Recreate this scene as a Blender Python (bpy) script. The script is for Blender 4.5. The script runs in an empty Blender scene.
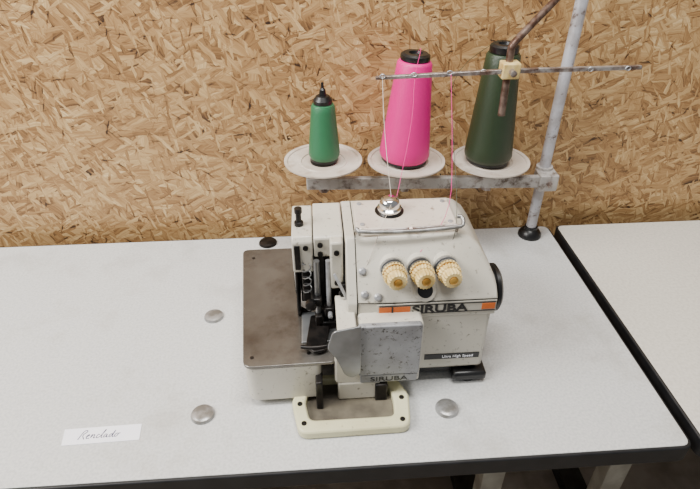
import bpy, bmesh, math, random
from mathutils import Vector, Matrix
random.seed(4)
TZ=0.75
def lin(c):
    r=[]
    for v in c:
        v=v/255.0
        r.append(v/12.92 if v<=0.04045 else ((v+0.055)/1.055)**2.4)
    return (r[0],r[1],r[2],1)
# ---------------- materials
def newmat(name):
    m=bpy.data.materials.new(name); m.use_nodes=True
    nt=m.node_tree; b=nt.nodes['Principled BSDF']
    return m,nt,b
def ramp(nt,fac,stops):
    r=nt.nodes.new('ShaderNodeValToRGB')
    e=r.color_ramp.elements
    e[0].position=stops[0][0]; e[0].color=stops[0][1]
    e[1].position=stops[-1][0]; e[1].color=stops[-1][1]
    for p,c in stops[1:-1]:
        n=e.new(p); n.color=c
    nt.links.new(fac,r.inputs['Fac']); return r.outputs['Color']
def pm(name,c1,c2=None,scale=30,lo=.4,hi=.6,rough=.5,metal=0,bump=0,stretch=(1,1,1),detail=4,coat=0,grime=None,gs=9,glo=.52,ghi=.8,gr=.68):
    m,nt,b=newmat(name)
    c2=c2 or c1
    tc=nt.nodes.new('ShaderNodeTexCoord'); mp=nt.nodes.new('ShaderNodeMapping')
    mp.inputs['Scale'].default_value=stretch
    nt.links.new(tc.outputs['Object'],mp.inputs['Vector'])
    n=nt.nodes.new('ShaderNodeTexNoise'); n.inputs['Scale'].default_value=scale; n.inputs['Detail'].default_value=detail
    nt.links.new(mp.outputs['Vector'],n.inputs['Vector'])
    col=ramp(nt,n.outputs['Fac'],[(lo,lin(c1)),(hi,lin(c2))])
    if grime:
        g=nt.nodes.new('ShaderNodeTexNoise'); g.inputs['Scale'].default_value=gs; g.inputs['Detail'].default_value=9; g.inputs['Roughness'].default_value=gr
        nt.links.new(tc.outputs['Object'],g.inputs['Vector'])
        mr=nt.nodes.new('ShaderNodeMapRange'); mr.inputs[1].default_value=glo; mr.inputs[2].default_value=ghi
        nt.links.new(g.outputs['Fac'],mr.inputs[0])
        mx=nt.nodes.new('ShaderNodeMix'); mx.data_type='RGBA'
        nt.links.new(mr.outputs[0],mx.inputs[0]); nt.links.new(col,mx.inputs[6]); mx.inputs[7].default_value=lin(grime)
        col=mx.outputs[2]
    nt.links.new(col,b.inputs['Base Color'])
    b.inputs['Roughness'].default_value=rough; b.inputs['Metallic'].default_value=metal
    b.inputs['Coat Weight'].default_value=coat
    if bump:
        bp=nt.nodes.new('ShaderNodeBump'); bp.inputs['Strength'].default_value=bump; bp.inputs['Distance'].default_value=.001
        nt.links.new(n.outputs['Fac'],bp.inputs['Height']); nt.links.new(bp.outputs['Normal'],b.inputs['Normal'])
    return m
def osb():
    m,nt,b=newmat('osb_board'); N=nt.nodes; L=nt.links
    tc=N.new('ShaderNodeTexCoord'); sp=N.new('ShaderNodeSeparateXYZ'); cb=N.new('ShaderNodeCombineXYZ')
    L.new(tc.outputs['Object'],sp.inputs[0]); L.new(sp.outputs[0],cb.inputs[0]); L.new(sp.outputs[2],cb.inputs[1])
    nz=N.new('ShaderNodeTexNoise'); nz.inputs['Scale'].default_value=18; nz.inputs['Detail'].default_value=5; nz.inputs['Roughness'].default_value=.62
    L.new(cb.outputs[0],nz.inputs['Vector'])
    sub=N.new('ShaderNodeVectorMath'); sub.operation='MULTIPLY_ADD'
    L.new(nz.outputs['Color'],sub.inputs[0]); sub.inputs[1].default_value=(.016,.016,0); L.new(cb.outputs[0],sub.inputs[2])
    stops=[(0,lin((56,36,20))),(.14,lin((100,70,42))),(.32,lin((146,108,66))),(.54,lin((174,137,90))),(.78,lin((200,166,116))),(1,lin((230,204,158)))]
    cur=None
    layers=[(10,1.3,.07,.022,0),(100,1.3,.07,.020,.5),(52,1.3,.07,.018,.55),(-35,1.25,.07,.017,.6),(12,1.35,.085,.014,.6),(-68,1.15,.06,.016,.68),(80,1.0,.06,.014,.72),(-12,1.25,.08,.011,.68),(30,1.1,.065,.010,.74),(-50,.95,.06,.010,.76),(3,1.0,.07,.009,.76),(128,.8,.05,.009,.8),(25,.7,.045,.007,.81),(-80,.6,.04,.007,.84)]
    for i,(a,k,ln,wd,th) in enumerate(layers):
        mp=N.new('ShaderNodeMapping'); mp.vector_type='TEXTURE'
        mp.inputs['Scale'].default_value=(ln*k,wd*k*1.1,1)
        mp.inputs['Rotation'].default_value=(0,0,math.radians(a))
        mp.inputs['Location'].default_value=(random.random()*3,random.random()*3,0)
        L.new(sub.outputs[0],mp.inputs['Vector'])
        v=N.new('ShaderNodeTexVoronoi'); v.voronoi_dimensions='2D'; v.inputs['Scale'].default_value=1
        L.new(mp.outputs[0],v.inputs['Vector'])
        sc=N.new('ShaderNodeSeparateColor'); L.new(v.outputs['Color'],sc.inputs[0])
        g=N.new('ShaderNodeTexNoise'); g.inputs['Scale'].default_value=1; g.inputs['Detail'].default_value=5
        mp2=N.new('ShaderNodeMapping'); mp2.inputs['Scale'].default_value=(.9,5,1)
        L.new(mp.outputs[0],mp2.inputs[0]); L.new(mp2.outputs[0],g.inputs['Vector'])
        ma=N.new('ShaderNodeMath'); ma.operation='MULTIPLY_ADD'; ma.inputs[1].default_value=.50; ma.inputs[2].default_value=-.08
        L.new(sc.outputs[0],ma.inputs[0])
        mb=N.new('ShaderNodeMath'); mb.operation='MULTIPLY_ADD'; mb.inputs[1].default_value=.80
        L.new(g.outputs['Fac'],mb.inputs[0]); L.new(ma.outputs[0],mb.inputs[2])
        pw=N.new('ShaderNodeMath'); pw.operation='POWER'; pw.inputs[1].default_value=3; L.new(v.outputs['Distance'],pw.inputs[0])
        rim=N.new('ShaderNodeMath'); rim.operation='MULTIPLY_ADD'; rim.inputs[1].default_value=-.32
        L.new(pw.outputs[0],rim.inputs[0]); L.new(mb.outputs[0],rim.inputs[2])
        if cur is None: cur=rim.outputs[0]
        else:
            gt=N.new('ShaderNodeMath'); gt.operation='GREATER_THAN'; gt.inputs[1].default_value=th
            L.new(sc.outputs[1],gt.inputs[0])
            mx=N.new('ShaderNodeMix'); mx.data_type='FLOAT'
            L.new(gt.outputs[0],mx.inputs[0]); L.new(cur,mx.inputs[2]); L.new(rim.outputs[0],mx.inputs[3])
            cur=mx.outputs[0]
    for a,s in((12,1.3),(70,1.2),(-40,1.2),(-8,1.1)):
        mp=N.new('ShaderNodeMapping'); mp.vector_type='TEXTURE'; mp.inputs['Scale'].default_value=(.05*s,.0075*s,1); mp.inputs['Rotation'].default_value=(0,0,math.radians(a)); mp.inputs['Location'].default_value=(random.random(),random.random(),0)
        L.new(sub.outputs[0],mp.inputs[0])
        g=N.new('ShaderNodeTexNoise'); g.inputs['Scale'].default_value=1.1; g.inputs['Detail'].default_value=2; L.new(mp.outputs[0],g.inputs['Vector'])
        mr=N.new('ShaderNodeMapRange'); mr.inputs[1].default_value=.65; mr.inputs[2].default_value=.75; mr.inputs[3].default_value=0; mr.inputs[4].default_value=-.42
        L.new(g.outputs['Fac'],mr.inputs[0])
        ad=N.new('ShaderNodeMath'); ad.operation='ADD'; L.new(cur,ad.inputs[0]); L.new(mr.outputs[0],ad.inputs[1]); cur=ad.outputs[0]
    big=N.new('ShaderNodeTexNoise'); big.inputs['Scale'].default_value=3.5
    L.new(cb.outputs[0],big.inputs['Vector'])
    mm=N.new('ShaderNodeMath'); mm.operation='MULTIPLY_ADD'; mm.inputs[1].default_value=.30
    L.new(big.outputs['Fac'],mm.inputs[0])
    off=N.new('ShaderNodeMath'); off.operation='ADD'; off.inputs[1].default_value=-.16; L.new(cur,off.inputs[0]); L.new(off.outputs[0],mm.inputs[2])
    col=ramp(nt,mm.outputs[0],stops); L.new(col,b.inputs['Base Color'])
    b.inputs['Roughness'].default_value=.5
    bp=N.new('ShaderNodeBump'); bp.inputs['Strength'].default_value=.35; bp.inputs['Distance'].default_value=.002
    L.new(cur,bp.inputs['Height']); L.new(bp.outputs[0],b.inputs['Normal'])
    return m
def threadmat(name,c1,c2,rough=.45):
    m,nt,b=newmat(name); N=nt.nodes; L=nt.links
    tc=N.new('ShaderNodeTexCoord')
    w=N.new('ShaderNodeTexWave'); w.bands_direction='Z'; w.inputs['Scale'].default_value=160; w.inputs['Distortion'].default_value=1.5; w.inputs['Detail Scale'].default_value=30
    L.new(tc.outputs['Object'],w.inputs['Vector'])
    L.new(ramp(nt,w.outputs['Fac'],[(0,lin(c1)),(1,lin(c2))]),b.inputs['Base Color'])
    b.inputs['Roughness'].default_value=rough
    bp=N.new('ShaderNodeBump'); bp.inputs['Strength'].default_value=.3; bp.inputs['Distance'].default_value=.0006
    L.new(w.outputs['Fac'],bp.inputs['Height']); L.new(bp.outputs[0],b.inputs['Normal'])
    return m
M={}
M['osb']=osb()
M['lam']=pm('white_laminate',(188,189,188),(205,205,203),scale=260,lo=.35,hi=.6,rough=.34,bump=.06,detail=6,grime=(162,159,152),gs=7,glo=.52,ghi=.85)
M['lam2']=pm('cream_laminate',(200,195,184),(214,209,198),scale=200,lo=.35,hi=.6,rough=.45,bump=.06)
M['blackedge']=pm('black_edging',(14,14,16),(24,24,26),rough=.5)
M['white']=pm('machine_enamel',(200,195,182),(186,180,165),scale=9,lo=.35,hi=.75,rough=.3,coat=.15,grime=(84,72,58),gs=150,glo=.60,ghi=.76,gr=.6)
M['whitewarm']=pm('machine_top_enamel',(210,199,186),(194,180,166),scale=12,lo=.4,hi=.75,rough=.4,grime=(124,102,84),gs=110,glo=.57,ghi=.76,gr=.6)
M['worn']=pm('worn_grey_paint',(150,151,154),(130,130,132),scale=30,lo=.4,hi=.7,rough=.4,metal=.15,bump=.2,detail=6,grime=(56,48,44),gs=150,glo=.55,ghi=.64,gr=.75)
M['steel']=pm('brushed_steel_plate',(122,119,114),(96,91,85),scale=14,lo=.35,hi=.7,rough=.26,metal=.65,grime=(76,67,59),gs=18,glo=.48)
M['steel2']=pm('steel',(176,178,182),(150,150,152),scale=60,rough=.35,metal=.45)
M['capsteel']=pm('cap_steel',(160,160,160),(126,124,120),scale=60,rough=.3,metal=.5)
M['guard']=pm('guard_steel',(146,148,150),(112,112,112),scale=12,rough=.28,metal=.65)
M['chrome']=pm('chrome',(230,230,230),(200,200,200),rough=.12,metal=1)
M['rust']=pm('rusty_chrome',(176,170,166),(120,100,90),scale=60,lo=.45,hi=.65,rough=.3,metal=.6,bump=.2,grime=(80,48,34),gs=70,glo=.52,ghi=.66)
M['rustdark']=pm('rusty_arm',(130,112,102),(84,60,48),scale=60,lo=.4,hi=.6,rough=.4,metal=.55,bump=.3)
M['dark']=pm('dark_metal',(13,12,12),(36,32,30),scale=70,rough=.38,metal=.5)
M['black']=pm('black_plastic',(12,12,13),(20,20,21),rough=.35)
M['cream']=pm('cream_enamel',(212,208,170),(194,187,148),scale=12,lo=.4,hi=.75,rough=.4,grime=(110,98,70),gs=120,glo=.6,ghi=.8)
M['trayfloor']=pm('tray_floor',(104,97,82),(68,61,52),scale=20,rough=.5)
M['dial']=pm('cream_dial_plastic',(226,202,142),(198,170,104),scale=60,rough=.4)
M['gold']=pm('brass',(205,160,80),(160,116,50),scale=60,rough=.3,metal=.7)
M['orange']=pm('orange_decal',(224,112,30),(206,98,26),rough=.4)
M['post']=pm('painted_grey_post',(190,190,196),(168,164,166),scale=40,rough=.4,metal=.2,bump=.1,grime=(100,84,76),gs=60,glo=.55,ghi=.66)
M['bar']=pm('stained_grey_bar',(180,176,172),(160,152,146),scale=60,lo=.5,hi=.66,rough=.5,metal=.15,bump=.1,grime=(92,76,66),gs=45,glo=.52,ghi=.68)
M['disc']=pm('spool_plate_plastic',(206,196,184),(186,170,154),scale=18,lo=.4,hi=.8,rough=.45,grime=(140,118,98),gs=20)
M['pink']=threadmat('pink_thread',(210,0,120),(232,2,138),rough=.38)
M['green']=threadmat('green_thread',(30,88,56),(58,126,86),rough=.38)
M['dgreen']=threadmat('dark_green_thread',(24,38,22),(50,66,42),rough=.36)
M['paper']=pm('paper',(250,250,255),(244,244,252),rough=.7)
M['ink']=pm('purple_ink',(60,46,84),rough=.6)
M['decal']=pm('black_decal',(16,16,18),rough=.4)
M['floor']=pm('floor_tile',(150,142,132),(120,112,102),scale=9,rough=.5)
M['frame']=pm('frame_paint',(50,52,50),(34,34,34),scale=20,rough=.5,metal=.3)
M['leg']=pm('leg_cream_paint',(186,182,168),(160,154,140),scale=20,rough=.5)
# ---------------- mesh helpers
def root(name,loc):
    e=bpy.data.objects.new(name,None); e.empty_display_size=.02; e.location=loc
    bpy.context.collection.objects.link(e); return e
def mk(name,bm,mat,parent=None,bevel=0,smooth=True,seg=2,angle=35):
    bmesh.ops.recalc_face_normals(bm,faces=bm.faces)
    me=bpy.data.meshes.new(name); bm.to_mesh(me); bm.free()
    o=bpy.data.objects.new(name,me); bpy.context.collection.objects.link(o)
    me.materials.append(M[mat])
    if smooth:
        for p in me.polygons: p.use_smooth=True
        me.set_sharp_from_angle(angle=math.radians(angle))
    if bevel:
        md=o.modifiers.new('bevel','BEVEL'); md.width=bevel; md.segments=seg; md.limit_method='ANGLE'; md.angle_limit=math.radians(30)
    if parent:
        o.parent=parent; o.matrix_parent_inverse=Matrix.Translation(parent.location).inverted()
    return o
def box(name,x0,x1,y0,y1,z0,z1,mat,parent=None,bevel=.002):
    bm=bmesh.new()
    vs=[bm.verts.new((x,y,z)) for z in(z0,z1) for y in(y0,y1) for x in(x0,x1)]
    for f in((0,1,3,2),(4,5,7,6),(0,1,5,4),(2,3,7,6),(0,2,6,4),(1,3,7,5)): bm.faces.new([vs[i] for i in f])
    return mk(name,bm,mat,parent,bevel)
def loft(name,secs,mat,parent=None,bevel=0,cap=True,closed=True):
    bm=bmesh.new(); rows=[[bm.verts.new(p) for p in s] for s in secs]; n=len(secs[0])
    for a,b in zip(rows,rows[1:]):
        for i in range(n if closed else n-1):
            j=(i+1)%n; bm.faces.new((a[i],a[j],b[j],b[i]))
    if cap: bm.faces.new(rows[0]); bm.faces.new(rows[-1])
    return mk(name,bm,mat,parent,bevel)
def rounded(poly,r,seg=5):
    out=[]; n=len(poly)
    for i in range(n):
        rr=r[i] if isinstance(r,(list,tuple)) else r
        p=Vector(poly[i]); a=Vector(poly[i-1]); b=Vector(poly[(i+1)%n])
        if rr<=0: out.append(p); continue
        u=(a-p); v=(b-p); d=min(rr,u.length*.49,v.length*.49)
        s=p+u.normalized()*d; e=p+v.normalized()*d
        for k in range(seg+1):
            t=k/seg; out.append((1-t)**2*s+2*t*(1-t)*p+t*t*e)
    return out
def prism(name,poly,z0,z1,mat,parent=None,bevel=.001,plane='XY'):
    f={'XY':lambda p,h:(p[0],p[1],h),'XZ':lambda p,h:(p[0],h,p[1]),'YZ':lambda p,h:(h,p[0],p[1])}[plane]
    return loft(name,[[f(p,z0) for p in poly],[f(p,z1) for p in poly]],mat,parent,bevel)
def ringprism(name,outer,inner,z0,z1,mat,parent=None,bevel=.001):
    bm=bmesh.new(); n=len(outer)
    R=[[bm.verts.new((p[0],p[1],z)) for p in q] for q,z in((outer,z0),(outer,z1),(inner,z1),(inner,z0))]
    for k in range(4):
        a=R[k]; b=R[(k+1)%4]
        for i in range(n):
            j=(i+1)%n; bm.faces.new((a[i],a[j],b[j],b[i]))
    return mk(name,bm,mat,parent,bevel)
def lathe(name,prof,loc,mat,parent=None,axis=(0,0,1),seg=40,knurl=0):
    bm=bmesh.new(); q=Vector((0,0,1)).rotation_difference(Vector(axis).normalized()); loc=Vector(loc)
    rows=[]
    for r,h in prof:
        row=[]
        for k in range(seg):
            a=2*math.pi*k/seg
            rr=max(r,1e-5)
            if knurl and k%2: rr*=1-knurl
            row.append(bm.verts.new(loc+q@Vector((rr*math.cos(a),rr*math.sin(a),h))))
        rows.append(row)
    for a,b in zip(rows,rows[1:]):
        for i in range(seg):
            j=(i+1)%seg; bm.faces.new((a[i],a[j],b[j],b[i]))
    bm.faces.new(rows[0]); bm.faces.new(rows[-1])
    return mk(name,bm,mat,parent)
def tube(name,pts,r,mat,parent=None,seg=12,smoothn=0):
    pts=[Vector(p) for p in pts]
    for _ in range(smoothn):
        q=[pts[0]]
        for a,b in zip(pts,pts[1:]): q+= [a*.75+b*.25,a*.25+b*.75]
        pts=q+[pts[-1]]
    bm=bmesh.new(); rows=[]; ref=None
    for i,p in enumerate(pts):
        d=(pts[min(i+1,len(pts)-1)]-pts[max(i-1,0)]).normalized()
        if ref is None: ref=d.orthogonal().normalized()
        ref=(ref-d*ref.dot(d)).normalized(); o=d.cross(ref)
        rows.append([bm.verts.new(p+r*(math.cos(2*math.pi*k/seg)*ref+math.sin(2*math.pi*k/seg)*o)) for k in range(seg)])
    for a,b in zip(rows,rows[1:]):
        for i in range(seg):
            j=(i+1)%seg; bm.faces.new((a[i],a[j],b[j],b[i]))
    bm.faces.new(rows[0]); bm.faces.new(rows[-1])
    return mk(name,bm,mat,parent)
def text(name,s,loc,rot,size,mat,parent,shear=0,ext=.0003,sx=1,bold=0):
    cu=bpy.data.curves.new(name,'FONT'); cu.body=s; cu.size=size; cu.extrude=ext; cu.shear=shear; cu.offset=bold
    t=bpy.data.objects.new(name+'_tmp',cu); bpy.context.collection.objects.link(t)
    dg=bpy.context.evaluated_depsgraph_get(); dg.update()
    me=bpy.data.meshes.new_from_object(t.evaluated_get(dg))
    bpy.data.objects.remove(t)
    mt=Matrix.Translation(loc)@rot.to_4x4()@Matrix.Diagonal((sx,1,1,1)); me.transform(mt)
    me.materials.clear(); me.materials.append(M[mat])
    o=bpy.data.objects.new(name,me); bpy.context.collection.objects.link(o)
    if parent: o.parent=parent; o.matrix_parent_inverse=Matrix.Translation(parent.location).inverted()
    return o
# ---------------- room
box('floor',-2.6,2.6,-2.2,1.02,-.80,-.75,'floor',bevel=0)
box('wall_back',-2.6,2.6,1.02,1.10,-.75,1.9,'osb',bevel=0)
# ---------------- tables
def table(x0,x1,y0,y1,top,legs):
    r=root('sewing_table',((x0+x1)/2,(y0+y1)/2,-.02))
    outer=rounded([(x0,y0),(x1,y0),(x1,y1),(x0,y1)],.016,6)
    inn=rounded([(x0+.004,y0+.004),(x1-.004,y0+.004),(x1-.004,y1-.004),(x0+.004,y1-.004)],.013,6)
    prism('edging',outer,-.032,-.0012,'blackedge',r,bevel=.002)
    prism('laminate_top',inn,-.006,0,top,r,bevel=.0006)
    box('front_rail',x0+.06,x1-.06,y0+.05,y0+.085,-.085,-.032,'frame',r)
    box('back_rail',x0+.06,x1-.06,y1-.085,y1-.05,-.085,-.032,'frame',r)
    for i,lx in enumerate(legs):
        box('leg_%d'%(i+1),lx-.025,lx+.025,(y0+y1)/2-.02,(y0+y1)/2+.02,-.71,-.085,'leg',r)
        box('leg_crossbar_%d'%(i+1),lx-.025,lx+.025,y0+.04,y1-.04,-.085,-.045,'leg',r)
        box('foot_%d'%(i+1),lx-.03,lx+.03,y0+.03,y1-.03,-.75,-.71,'frame',r)
    return r
table(-.86,.505,.424,.984,'lam',(-.7,.37))
table(.520,1.72,.424,.984,'lam2',(.66,1.58))
# ---------------- bolt caps
for (x,y,mt_,rr) in((-.177,.525,'capsteel',.0172),(-.1886,.735,'capsteel',.0168),(.178,.511,'capsteel',.0172),(-.1056,.957,'dark',.019)):
    lathe('table_bolt_cap',[(rr,0),(rr,.002),(rr*.92,.0045),(rr*.86,.0045),(rr*.8,.0052),(rr*.5,.0062),(0,.0065)],(x,y,0.0),mt_)
# ---------------- label with pen strokes
rl=root('paper_label',(-.315,.5,0))
loft('paper',[[(-.3675,.513,.0002),(-.2615,.5155,.0002),(-.259,.489,.0002),(-.3635,.4865,.0002)],
              [(-.3675,.513,.0008),(-.2615,.5155,.0008),(-.259,.489,.0008),(-.3635,.4865,.0008)]],'paper',rl)
S=[[(0,0),(.12,1.1),(.5,1.25),(.62,.95),(.2,.6),(.7,0)],
   [(.8,.3),(1.15,.45),(1.05,.65),(.85,.45),(.9,.05),(1.3,.12)],
   [(1.4,.6),(1.4,.05),(1.5,.5),(1.75,.6),(1.75,.05),(1.95,.15)],
   [(2.35,.5),(2.1,.6),(2.05,.1),(2.35,.05),(2.6,.5),(2.8,1.2),(2.65,1.1),(2.6,.1),(2.85,.08)],
   [(3.2,.5),(2.95,.55),(2.9,.1),(3.15,.1),(3.25,.55),(3.25,.1),(3.45,.1)],
   [(3.85,.5),(3.55,.5),(3.55,.08),(3.8,.1),(4.0,1.25),(3.9,.1),(4.15,.1)],
   [(4.5,.55),(4.2,.5),(4.2,.1),(4.5,.08),(4.55,.5),(4.75,.55)]]
for i,s in enumerate(S):
    tube('pen_stroke_%d'%(i+1),[(-.344+.0115*x+.003*y,.4945+.0120*y+.0002*x,.0009) for x,y in s],.00055,'ink',rl,seg=5,smoothn=2)
# ---------------- thread stand
st=root('thread_stand',(.4515,.949,0))
PX,PY=.4515,.949
lathe('post',[(.0105,.004),(.0105,.62),(.008,.625)],(PX,PY,0),'post',st,seg=24)
lathe('rubber_base',[(.024,0),(.024,.006),(.019,.014),(.0135,.018),(.0135,.024)],(PX,PY,0),'black',st)
lathe('post_collar',[(.016,.118),(.016,.165)],(PX,PY,0),'bar',st,seg=24)
yb,zl,zr=.928,.155,.143
loft('spool_arm',[[(-.018,yb-.006,zl-.012),(-.018,yb+.006,zl-.012),(-.018,yb+.006,zl+.012),(-.018,yb-.006,zl+.012)],
                  [(.452,yb-.008,zr-.012),(.452,yb+.004,zr-.012),(.452,yb+.004,zr+.012),(.452,yb-.008,zr+.012)]],'bar',st,bevel=.002)
box('arm_clamp',.433,.470,.914,.950,.126,.160,'bar',st)
lathe('clamp_bolt',[(.006,0),(.006,.008),(0,.009)],(.452,.914,.143),'rust',st,axis=(0,-1,0),seg=6)
discs=[(.0150,.93,.198),(.171,.93,.193),(.334,.93,.187)]
for i,(x,y,z) in enumerate(discs):
    za=zl+(zr-zl)*(x+.012)/.464
    lathe('spool_pin_%d'%(i+1),[(.006,za+.008),(.006,z),(.003,z+.002),(.003,z+.006)],(x,y,0),'steel2',st,seg=16)
    lathe('arm_nut_%d'%(i+1),[(.010,za-.018),(.010,za-.011)],(x,y,0),'rust',st,seg=6)
    lathe('spool_plate_%d'%(i+1),[(.012,-.004),(.03,-.003),(.068,.001),(.0725,.003),(.0725,.0055),(.067,.0045),(.066,.0025),(.045,.0018),(.044,.0030),(.041,.0030),(.040,.0014),(.012,.0005)],(x,y,z),'disc',st,seg=64)
    lathe('foam_pad_%d'%(i+1),[(.024,.0),(.024,.005),(.02,.006)],(x,y,z),'dark',st,seg=32)
tube('guide_arm',[(.4515,.949,.51),(.44,.94,.515),(.31,.836,.437),(.302,.83,.43),(.302,.83,.42),(.3035,.83,.321)],.0058,'rustdark',st,smoothn=2)
loft('guide_bar',[[(.097,.826,.384),(.097,.833,.384),(.097,.833,.3890),(.097,.826,.3890)],
                  [(.307,.820,.3910),(.307,.827,.3910),(.307,.827,.3980),(.307,.820,.3980)],
                  [(.513,.824,.3915),(.513,.831,.3915),(.513,.831,.3975),(.513,.824,.3975)]],'rust',st,bevel=.0008)
box('guide_clamp',.290,.318,.817,.840,.383,.407,'dial',st)
lathe('clamp_screw',[(.005,0),(.005,.012),(.0,.013)],(.304,.818,.395),'rust',st,axis=(0,-1,0),seg=12)
lathe('arm_collar',[(.015,.50),(.015,.525)],(PX,PY,0),'rust',st,seg=24)
for i,x in enumerate((.107,.155,.21,.262,.35,.43,.49)):
    tube('thread_eye_%d'%(i+1),[(x+.004*math.cos(a*math.pi/6),.823,.3905+.003*math.sin(a*math.pi/6)+ min((x-.101)*.03,.004)) for a in range(13)],.0009,'steel2',st,seg=6)
# ---------------- cones
def cone(name,x,y,z0,z1,r0,r1,mat,capz,tip=False,tx=0):
    r=root(name,(x,y,z0))
    H=z1-z0
    prof=[(r0*.86,.003),(r0*.97,.009)]+[(r0+(r1-r0)*t,.013+(H-.019)*t) for t in [k/10 for k in range(11)]]+[(r1*.9,H-.002),(r1*.7,H)]
    ax=(tx,0,1)
    lathe('wound_thread',prof,(x,y,z0),mat,r,axis=ax,seg=56)
    lathe('core_foot',[(r0*.9,.0005),(r0*.9,.006),(r0*.6,.007)],(x,y,z0),'black',r,axis=ax)
    c=Vector((x,y,z0))+Vector(ax).normalized()*H
    if tip:
        lathe('core_tip',[(r1*.78,-.001),(r1*.8,.006),(r1*.55,.013),(r1*.3,.014),(r1*.25,.024),(r1*.12,.027),(r1*.12,.036),(0,.037)],c,'black',r,axis=ax)
    else:
        lathe('core_tip',[(r1*.8,-.002),(r1*.86,.003),(r1*.84,capz-.003),(r1*.7,capz),(r1*.4,capz),(r1*.35,capz-.004)],c,'black',r,axis=ax)
    return r
c1=cone('thread_spool',.0175,.93,.2042,.3115,.0290,.0210,'green',.02,True)
c2=cone('thread_cone',.1660,.93,.1992,.384,.0465,.0300,'pink',.011,tx=.05)
c3=cone('thread_cone',.3265,.93,.1932,.394,.0445,.029,'dgreen',.013)
def thread(p,pts,mat,nm='loose_thread'):
    tube(nm,pts,.0004,mat,p,seg=6,smoothn=2)
thread(st,[(.178,.93,.394),(.176,.88,.42),(.155,.823,.388),(.150,.78,.34),(.115,.68,.264)],'pink')
thread(st,[(.327,.93,.405),(.30,.88,.43),(.21,.823,.392),(.205,.75,.33),(.192,.618,.252),(.175,.60,.215)],'dgreen')
thread(st,[(.212,.823,.392),(.200,.72,.31),(.185,.64,.256),(.138,.60,.222)],'pink')
thread(st,[(.107,.823,.386),(.104,.76,.33),(.106,.675,.266)],'disc')
thread(st,[(.104,.66,.262),(.085,.615,.254),(.060,.585,.20),(.036,.59,.15)],'disc')
# ---------------- overlock machine
m=root('overlock_sewing_machine',(.07,.62,0))
box('lower_body',.05,.240,.564,.79,.028,.142,'white',m,bevel=.006)
box('inner_bed',-.005,.06,.60,.79,.02,.10,'dark',m)
box('base_plate',.03,.225,.575,.78,.010,.030,'black',m)
for i,(x,y) in enumerate(((.222,.578),(.222,.77),(.0,.77),(.04,.60))):
    lathe('rubber_foot_%d'%(i+1),[(.017,0),(.017,.010),(.012,.022)],(x,y,0),'black',m)
box('foot_lug',.195,.248,.556,.60,.006,.022,'black',m,bevel=.005)
def sec(x,zt,f=1,y0=.562):
    top=zt; ys=.562+(.613-.562)*((top-.165)/.075)
    pts=[(y0,.136),(y0,.166),(ys-.004,top-.006),(ys+.004,top),(.712,top),(.745,top-.02),(.785,top-.06 if top-.06>.15 else .15),(.79,.136)]
    return [(x,a,b) for a,b in pts]
loft('upper_body',[sec(.036,.24),sec(.196,.24),sec(.206,.237),sec(.220,.226),sec(.232,.208),sec(.240,.19),sec(.2435,.178)],'white',m,bevel=.0025)
box('top_cover',.052,.196,.628,.706,.238,.2435,'whitewarm',m,bevel=.003)
tube('body_seam',[(.0495,.5615,.140),(.0495,.5615,.166),(.0495,.609,.2338),(.0495,.617,.2402),(.0495,.71,.2402)],.0008,'dark',m,seg=6)
tube('face_seam',[(.0495,.5615,.168),(.10,.5615,.1655),(.2425,.5615,.1655)],.0006,'dark',m,seg=6)
tube('lower_seam',[(.138,.5635,.1425),(.2415,.5635,.1425)],.0009,'dark',m,seg=6)
for i,(x,y) in enumerate(((.062,.696),(.186,.696),(.186,.640),(.062,.640))):
    lathe('cover_screw_%d'%(i+1),[(.0035,0),(.0035,.0015),(0,.002)],(x,y,.2433),'steel2',m,seg=16)
lathe('oil_cap_seat',[(.021,0),(.021,.0015),(.0185,.002)],(.104,.674,.2433),'dark',m)
lathe('oil_cap',[(.0175,0),(.0175,.007),(.0145,.009),(.0145,.015),(.0130,.019),(.008,.0225),(0,.0235)],(.104,.674,.2433),'chrome',m)
# left head
hp=[(.622,.204),(.620,.236),(.628,.2405),(.708,.2405),(.735,.22),(.735,.09),(.66,.09),(.66,.204)]
loft('needle_head',[[(-.0068,a,b) for a,b in hp],[(.0340,a,b) for a,b in hp]],'white',m,bevel=.002)
hp2=[(.622,.178),(.620,.230),(.626,.2375),(.708,.2375),(.735,.215),(.735,.15),(.668,.16),(.650,.178)]
loft('head_end_cover',[[(-.037,a,b) for a,b in hp2],[(-.0083,a,b) for a,b in hp2]],'white',m,bevel=.002)
box('head_column',-.030,.046,.672,.74,.08,.20,'dark',m)
box('head_side_plate',-.036,-.031,.632,.70,.085,.180,'dark',m)
box('front_strip',.015,.033,.606,.624,.158,.238,'white',m,bevel=.003)
lathe('head_pin',[(.0065,0),(.0065,.008),(.004,.009),(.004,.022),(.0055,.023),(.0055,.03),(0,.031)],(-.0265,.655,.235),'dark',m,seg=18)
box('head_slot',-.034,-.026,.6185,.626,.185,.226,'dark',m,bevel=.001)
for i,(x,z) in enumerate(((.002,.226),(.002,.211),(.024,.222),(.024,.170),(-.018,.222))):
    lathe('head_screw_%d'%(i+1),[(.0038,0),(.0038,.003),(0,.0035)],(x,.6205 if x<.01 else .606,z),'dark',m,axis=(0,-1,0),seg=14)
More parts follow.
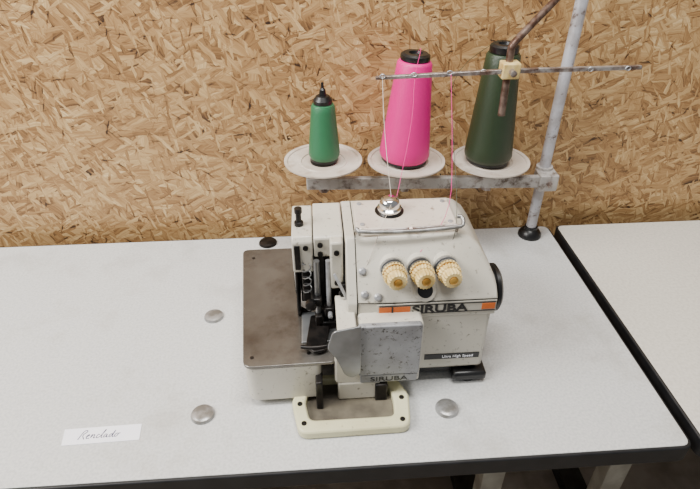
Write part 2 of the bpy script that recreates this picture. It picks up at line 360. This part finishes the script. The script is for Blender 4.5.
# mechanism
box('mech_block_a',-.026,.008,.628,.672,.118,.204,'dark',m)
box('mech_block_b',.010,.044,.630,.672,.10,.204,'dark',m)
box('presser_arm',-.014,.002,.598,.66,.132,.146,'dark',m,bevel=.003)
tube('presser_bar',[(-.004,.612,.10),(-.004,.612,.205)],.0045,'guard',m)
tube('needle_bar',[(.012,.606,.108),(.012,.612,.205)],.0036,'steel2',m)
box('needle_clamp',.005,.020,.598,.614,.112,.128,'dark',m,bevel=.002)
lathe('needle_clamp_screw',[(.0035,0),(.0035,.01),(0,.011)],(.013,.600,.12),'steel2',m,axis=(0,-1,0),seg=14)
tube('needle',[(.012,.606,.112),(.012,.606,.087)],.0009,'chrome',m,seg=8)
tube('needle_2',[(.016,.606,.112),(.016,.606,.087)],.0009,'chrome',m,seg=8)
box('presser_foot_shank',-.009,.003,.600,.616,.092,.112,'dark',m,bevel=.002)
prism('presser_foot',rounded([(-.024,.560),(-.012,.548),(.004,.552),(.012,.60),(.010,.625),(-.016,.625)],.004),.0885,.0935,'dark',m)
tube('presser_foot_toe',[(-.030,.560,.093),(-.012,.554,.0955),(.008,.558,.0945)],.003,'dark',m,smoothn=1)
tube('thread_takeup',[(.02,.60,.19),(.03,.592,.17),(.038,.59,.150),(.03,.588,.135),(.042,.586,.118)],.0022,'steel2',m,smoothn=1)
tube('presser_spring',[(-.018+.006*math.cos(k*.8),.618+.006*math.sin(k*.8),.14+k*.0016) for k in range(38)],.0010,'guard',m,seg=6)
lathe('mech_knob_1',[(.008,0),(.008,.008),(.005,.010)],(-.014,.600,.139),'dark',m,axis=(0,-1,0),seg=20)
lathe('mech_knob_2',[(.007,0),(.007,.012),(0,.013)],(.03,.63,.16),'guard',m,axis=(0,-1,0),seg=20)
lathe('mech_knob_3',[(.006,0),(.006,.012),(0,.013)],(.033,.63,.130),'rust',m,axis=(0,-1,0),seg=20)
loft('upper_looper_lever',[[(.018,.60,.10),(.03,.60,.10),(.03,.606,.10),(.018,.606,.10)],[(.026,.59,.135),(.042,.59,.135),(.042,.598,.135),(.026,.598,.135)],[(.03,.60,.17),(.04,.60,.17),(.04,.608,.17),(.03,.608,.17)]],'dark',m,bevel=.001)
box('needle_plate',-.03,.03,.575,.64,.083,.087,'guard',m,bevel=.001)
# cloth plate & left cover
cp=rounded([(-.136,.817),(-.048,.817),(-.040,.70),(-.034,.66),(.040,.60),(.018,.575),(.0165,.536),(-.111,.534)],[.012,.003,.002,.002,.002,.004,.006,.014])
prism('cloth_plate',cp,.0795,.0842,'steel',m,bevel=.001)
lc=rounded([(-.132,.812),(-.05,.812),(-.045,.62),(-.003,.60),(-.003,.536),(-.110,.5345)],[.012,.002,.002,.002,.008,.018],6)
prism('cloth_plate_cover',lc,.013,.0793,'white',m,bevel=.002)
lathe('cover_rubber_foot',[(.012,0),(.012,.014)],(-.09,.58,0),'black',m)
lathe('cover_rubber_foot_2',[(.012,0),(.012,.014)],(-.09,.77,0),'black',m)
for i,(x,y) in enumerate(((-.10,.552),(-.02,.555),(-.115,.79))):
    lathe('plate_screw_%d'%(i+1),[(.0028,0),(.0028,.0006),(0,.0007)],(x,y,.0841),'dark',m,seg=14)
# looper cover
fc=rounded([(.016,.038),(.138,.038),(.138,.150),(.050,.150),(.046,.118),(.016,.100)],[.008,.004,.006,.006,.006,.01])
prism('looper_cover',fc,.536,.566,'white',m,bevel=.003,plane='XZ')
gp=rounded([(.050,.058),(.1355,.058),(.1355,.152),(.048,.152)],[.002,.003,.006,.006])
prism('worn_panel',gp,.531,.540,'worn',m,bevel=.002,plane='XZ')
prism('cover_lip',rounded([(.052,.041),(.134,.041),(.134,.056),(.052,.056)],.002),.533,.540,'worn',m,bevel=.001,plane='XZ')
text('embossed_lettering','SIRUBA',Vector((.066,.5328,.0438)),Matrix.Rotation(math.radians(90),3,'X'),.0120,'decal',m,sx=1.4,ext=.0003)
prism('chip_guard',rounded([(.014,.150),(.052,.158),(.052,.068),(.040,.060),(.030,.066),(.018,.10),(.006,.120)],[.006,.003,.004,.004,.006,.006,.006]),.5265,.5295,'guard',m,bevel=.0008,plane='XZ')
box('guard_bracket',.020,.046,.529,.60,.146,.152,'white',m)
# front band decals
box('brand_band',.076,.2425,.5605,.564,.1435,.1640,'white',m,bevel=.0006)
box('orange_stripe_1',.079,.122,.5596,.563,.149,.159,'orange',m,bevel=0)
box('orange_stripe_2',.222,.2405,.5596,.563,.149,.159,'orange',m,bevel=0)
box('band_line_top',.079,.2415,.5598,.563,.1605,.1618,'decal',m,bevel=0)
box('band_line_bottom',.079,.2415,.5598,.563,.1455,.1468,'decal',m,bevel=0)
box('stripe_mark_1',.096,.0985,.5592,.563,.149,.159,'decal',m,bevel=0)
text('front_lettering','SIRUBA',Vector((.1245,.5602,.1475)),Matrix.Rotation(math.radians(90),3,'X'),.0175,'decal',m,sx=1.36,ext=.0006,bold=.0005)
box('model_plate',.150,.232,.5628,.566,.050,.060,'decal',m,bevel=0)
text('model_lettering','Ultra High Speed',Vector((.176,.5626,.0527)),Matrix.Rotation(math.radians(90),3,'X'),.0068,'paper',m,ext=.0003)
# tension dials
for i,x in enumerate((.098,.135,.171)):
    ax=(.08,-1,.10); p=(x,.592,.205)
    lathe('dial_base_%d'%(i+1),[(.017,-.012),(.017,.004),(.013,.005)],p,'white',m,axis=ax,seg=32)
    lathe('dial_disc_%d'%(i+1),[(.016,.005),(.0165,.0065),(.016,.008),(.009,.009),(.009,.011),(.0155,.0115),(.0155,.013)],p,'guard',m,axis=ax,seg=36)
    lathe('dial_knob_%d'%(i+1),[(.0150,.013),(.0162,.015),(.0162,.019),(.0145,.0195),(.0145,.0215),(.0162,.022),(.0162,.027),(.0150,.029)],p,'dial',m,axis=ax,seg=44,knurl=.12)
    lathe('dial_ring_%d'%(i+1),[(.0158,.0193),(.0158,.0217)],p,'gold',m,axis=ax,seg=36)
    lathe('dial_cap_%d'%(i+1),[(.0130,.028),(.0130,.040),(.0115,.042),(.0065,.042),(.006,.038)],p,'dial',m,axis=ax,seg=36,knurl=.10)
    lathe('dial_nut_%d'%(i+1),[(.0055,.034),(.0055,.0445),(.003,.046)],p,'gold',m,axis=ax,seg=12)
lathe('inspection_ring',[(.0155,0),(.0155,.004),(.0125,.005)],(.142,.571,.178),'white',m,axis=(0,-.817,.577))
lathe('dark_hole_disc',[(.0105,0),(.0105,.0056),(0,.006)],(.142,.571,.178),'black',m,axis=(0,-.817,.577))  # solid black disc stands in for the darkness inside a hole
for i,(x,y,z) in enumerate(((.060,.570,.176),(.058,.588,.202),(.078,.568,.172))):
    lathe('face_screw_%d'%(i+1),[(.0055,-.002),(.0055,.004),(.003,.006)],(x,y,z),'steel2',m,axis=(0,-.817,.577),seg=18)
tube('top_thread_guide',[(.052,.625,.244),(.052,.612,.256),(.054,.606,.254),(.120,.606,.2515),(.192,.610,.2535),(.197,.613,.256),(.197,.622,.262),(.190,.624,.262)],.0030,'capsteel',m,smoothn=1)
tube('top_thread_guide_rear',[(.060,.616,.2475),(.190,.620,.2505)],.0018,'rust',m)
for i,x in enumerate((.056,.125,.19)):
    tube('guide_stud_%d'%(i+1),[(x,.622,.238),(x,.612,.2535)],.0022,'rust',m)
# handwheel
lathe('handwheel',[(.014,-.01),(.014,.006),(.034,.006),(.0365,.009),(.0365,.014),(.0345,.016),(.0365,.018),(.0365,.023),(.031,.027),(.012,.027),(.010,.029),(0,.03)],(.2425,.635,.125),'black',m,axis=(1,0,0),seg=48)
# oil tray
outer=rounded([(-.048,.528),(-.037,.472),(.118,.474),(.124,.530),(.105,.575),(-.03,.575)],[.008,.014,.014,.008,.004,.004],5)
inner=rounded([(-.028,.526),(-.022,.493),(.098,.493),(.100,.528),(.088,.565),(-.018,.565)],[.008,.01,.01,.008,.004,.004],5)
ringprism('oil_tray_rim',outer,inner,.001,.016,'cream',m,bevel=.003)
prism('oil_tray_floor',inner,.0008,.004,'trayfloor',m,bevel=0)
box('tray_post',.02,.082,.535,.57,.004,.04,'white',m,bevel=.003)
box('tray_slot',.074,.092,.530,.545,.004,.037,'dark',m)
box('tray_lever',-.012,-.002,.52,.58,.004,.06,'dark',m)
for i,(x,y) in enumerate(((-.030,.488),(.108,.486),(.112,.524),(-.036,.522))):
    lathe('tray_screw_%d'%(i+1),[(.0038,0),(.0038,.0012),(0,.0016)],(x,y,.0158),'dark',m,seg=14)
# ---------------- lights
def area(name,loc,target,size,energy,col):
    l=bpy.data.lights.new(name,'AREA'); l.shape='RECTANGLE'; l.size=size[0]; l.size_y=size[1]; l.energy=energy; l.color=col
    o=bpy.data.objects.new(name,l); bpy.context.collection.objects.link(o); o.location=loc
    o.rotation_euler=(Vector(target)-Vector(loc)).to_track_quat('-Z','Y').to_euler()
area('window_light',(-1.6,.15,1.7),(0,.7,0),(1.2,.9),84,(1,.98,.945))
area('ceiling_light',(.1,.4,2.1),(.1,.65,0),(1.2,.35),50,(1,.98,.945))
w=bpy.data.worlds.new('world'); bpy.context.scene.world=w; w.use_nodes=True
w.node_tree.nodes['Background'].inputs[0].default_value=(.97,.98,1,1); w.node_tree.nodes['Background'].inputs[1].default_value=.28
# ---------------- camera
cam=bpy.data.cameras.new('camera'); co=bpy.data.objects.new('camera',cam); bpy.context.collection.objects.link(co)
cam.lens=36*550/700; cam.clip_start=.01
th,ps=math.radians(35),math.radians(4)
F=Vector((math.sin(ps)*math.cos(th),math.cos(ps)*math.cos(th),-math.sin(th)))
R=Vector((math.cos(ps),-math.sin(ps),0)); U=R.cross(F)
mt=Matrix((R,U,-F)).transposed().to_4x4(); mt.translation=Vector((0,0,.66))
co.matrix_world=mt
bpy.context.scene.camera=co
for o in list(bpy.context.scene.objects):
    if o.parent is None: o.location.z+=TZ
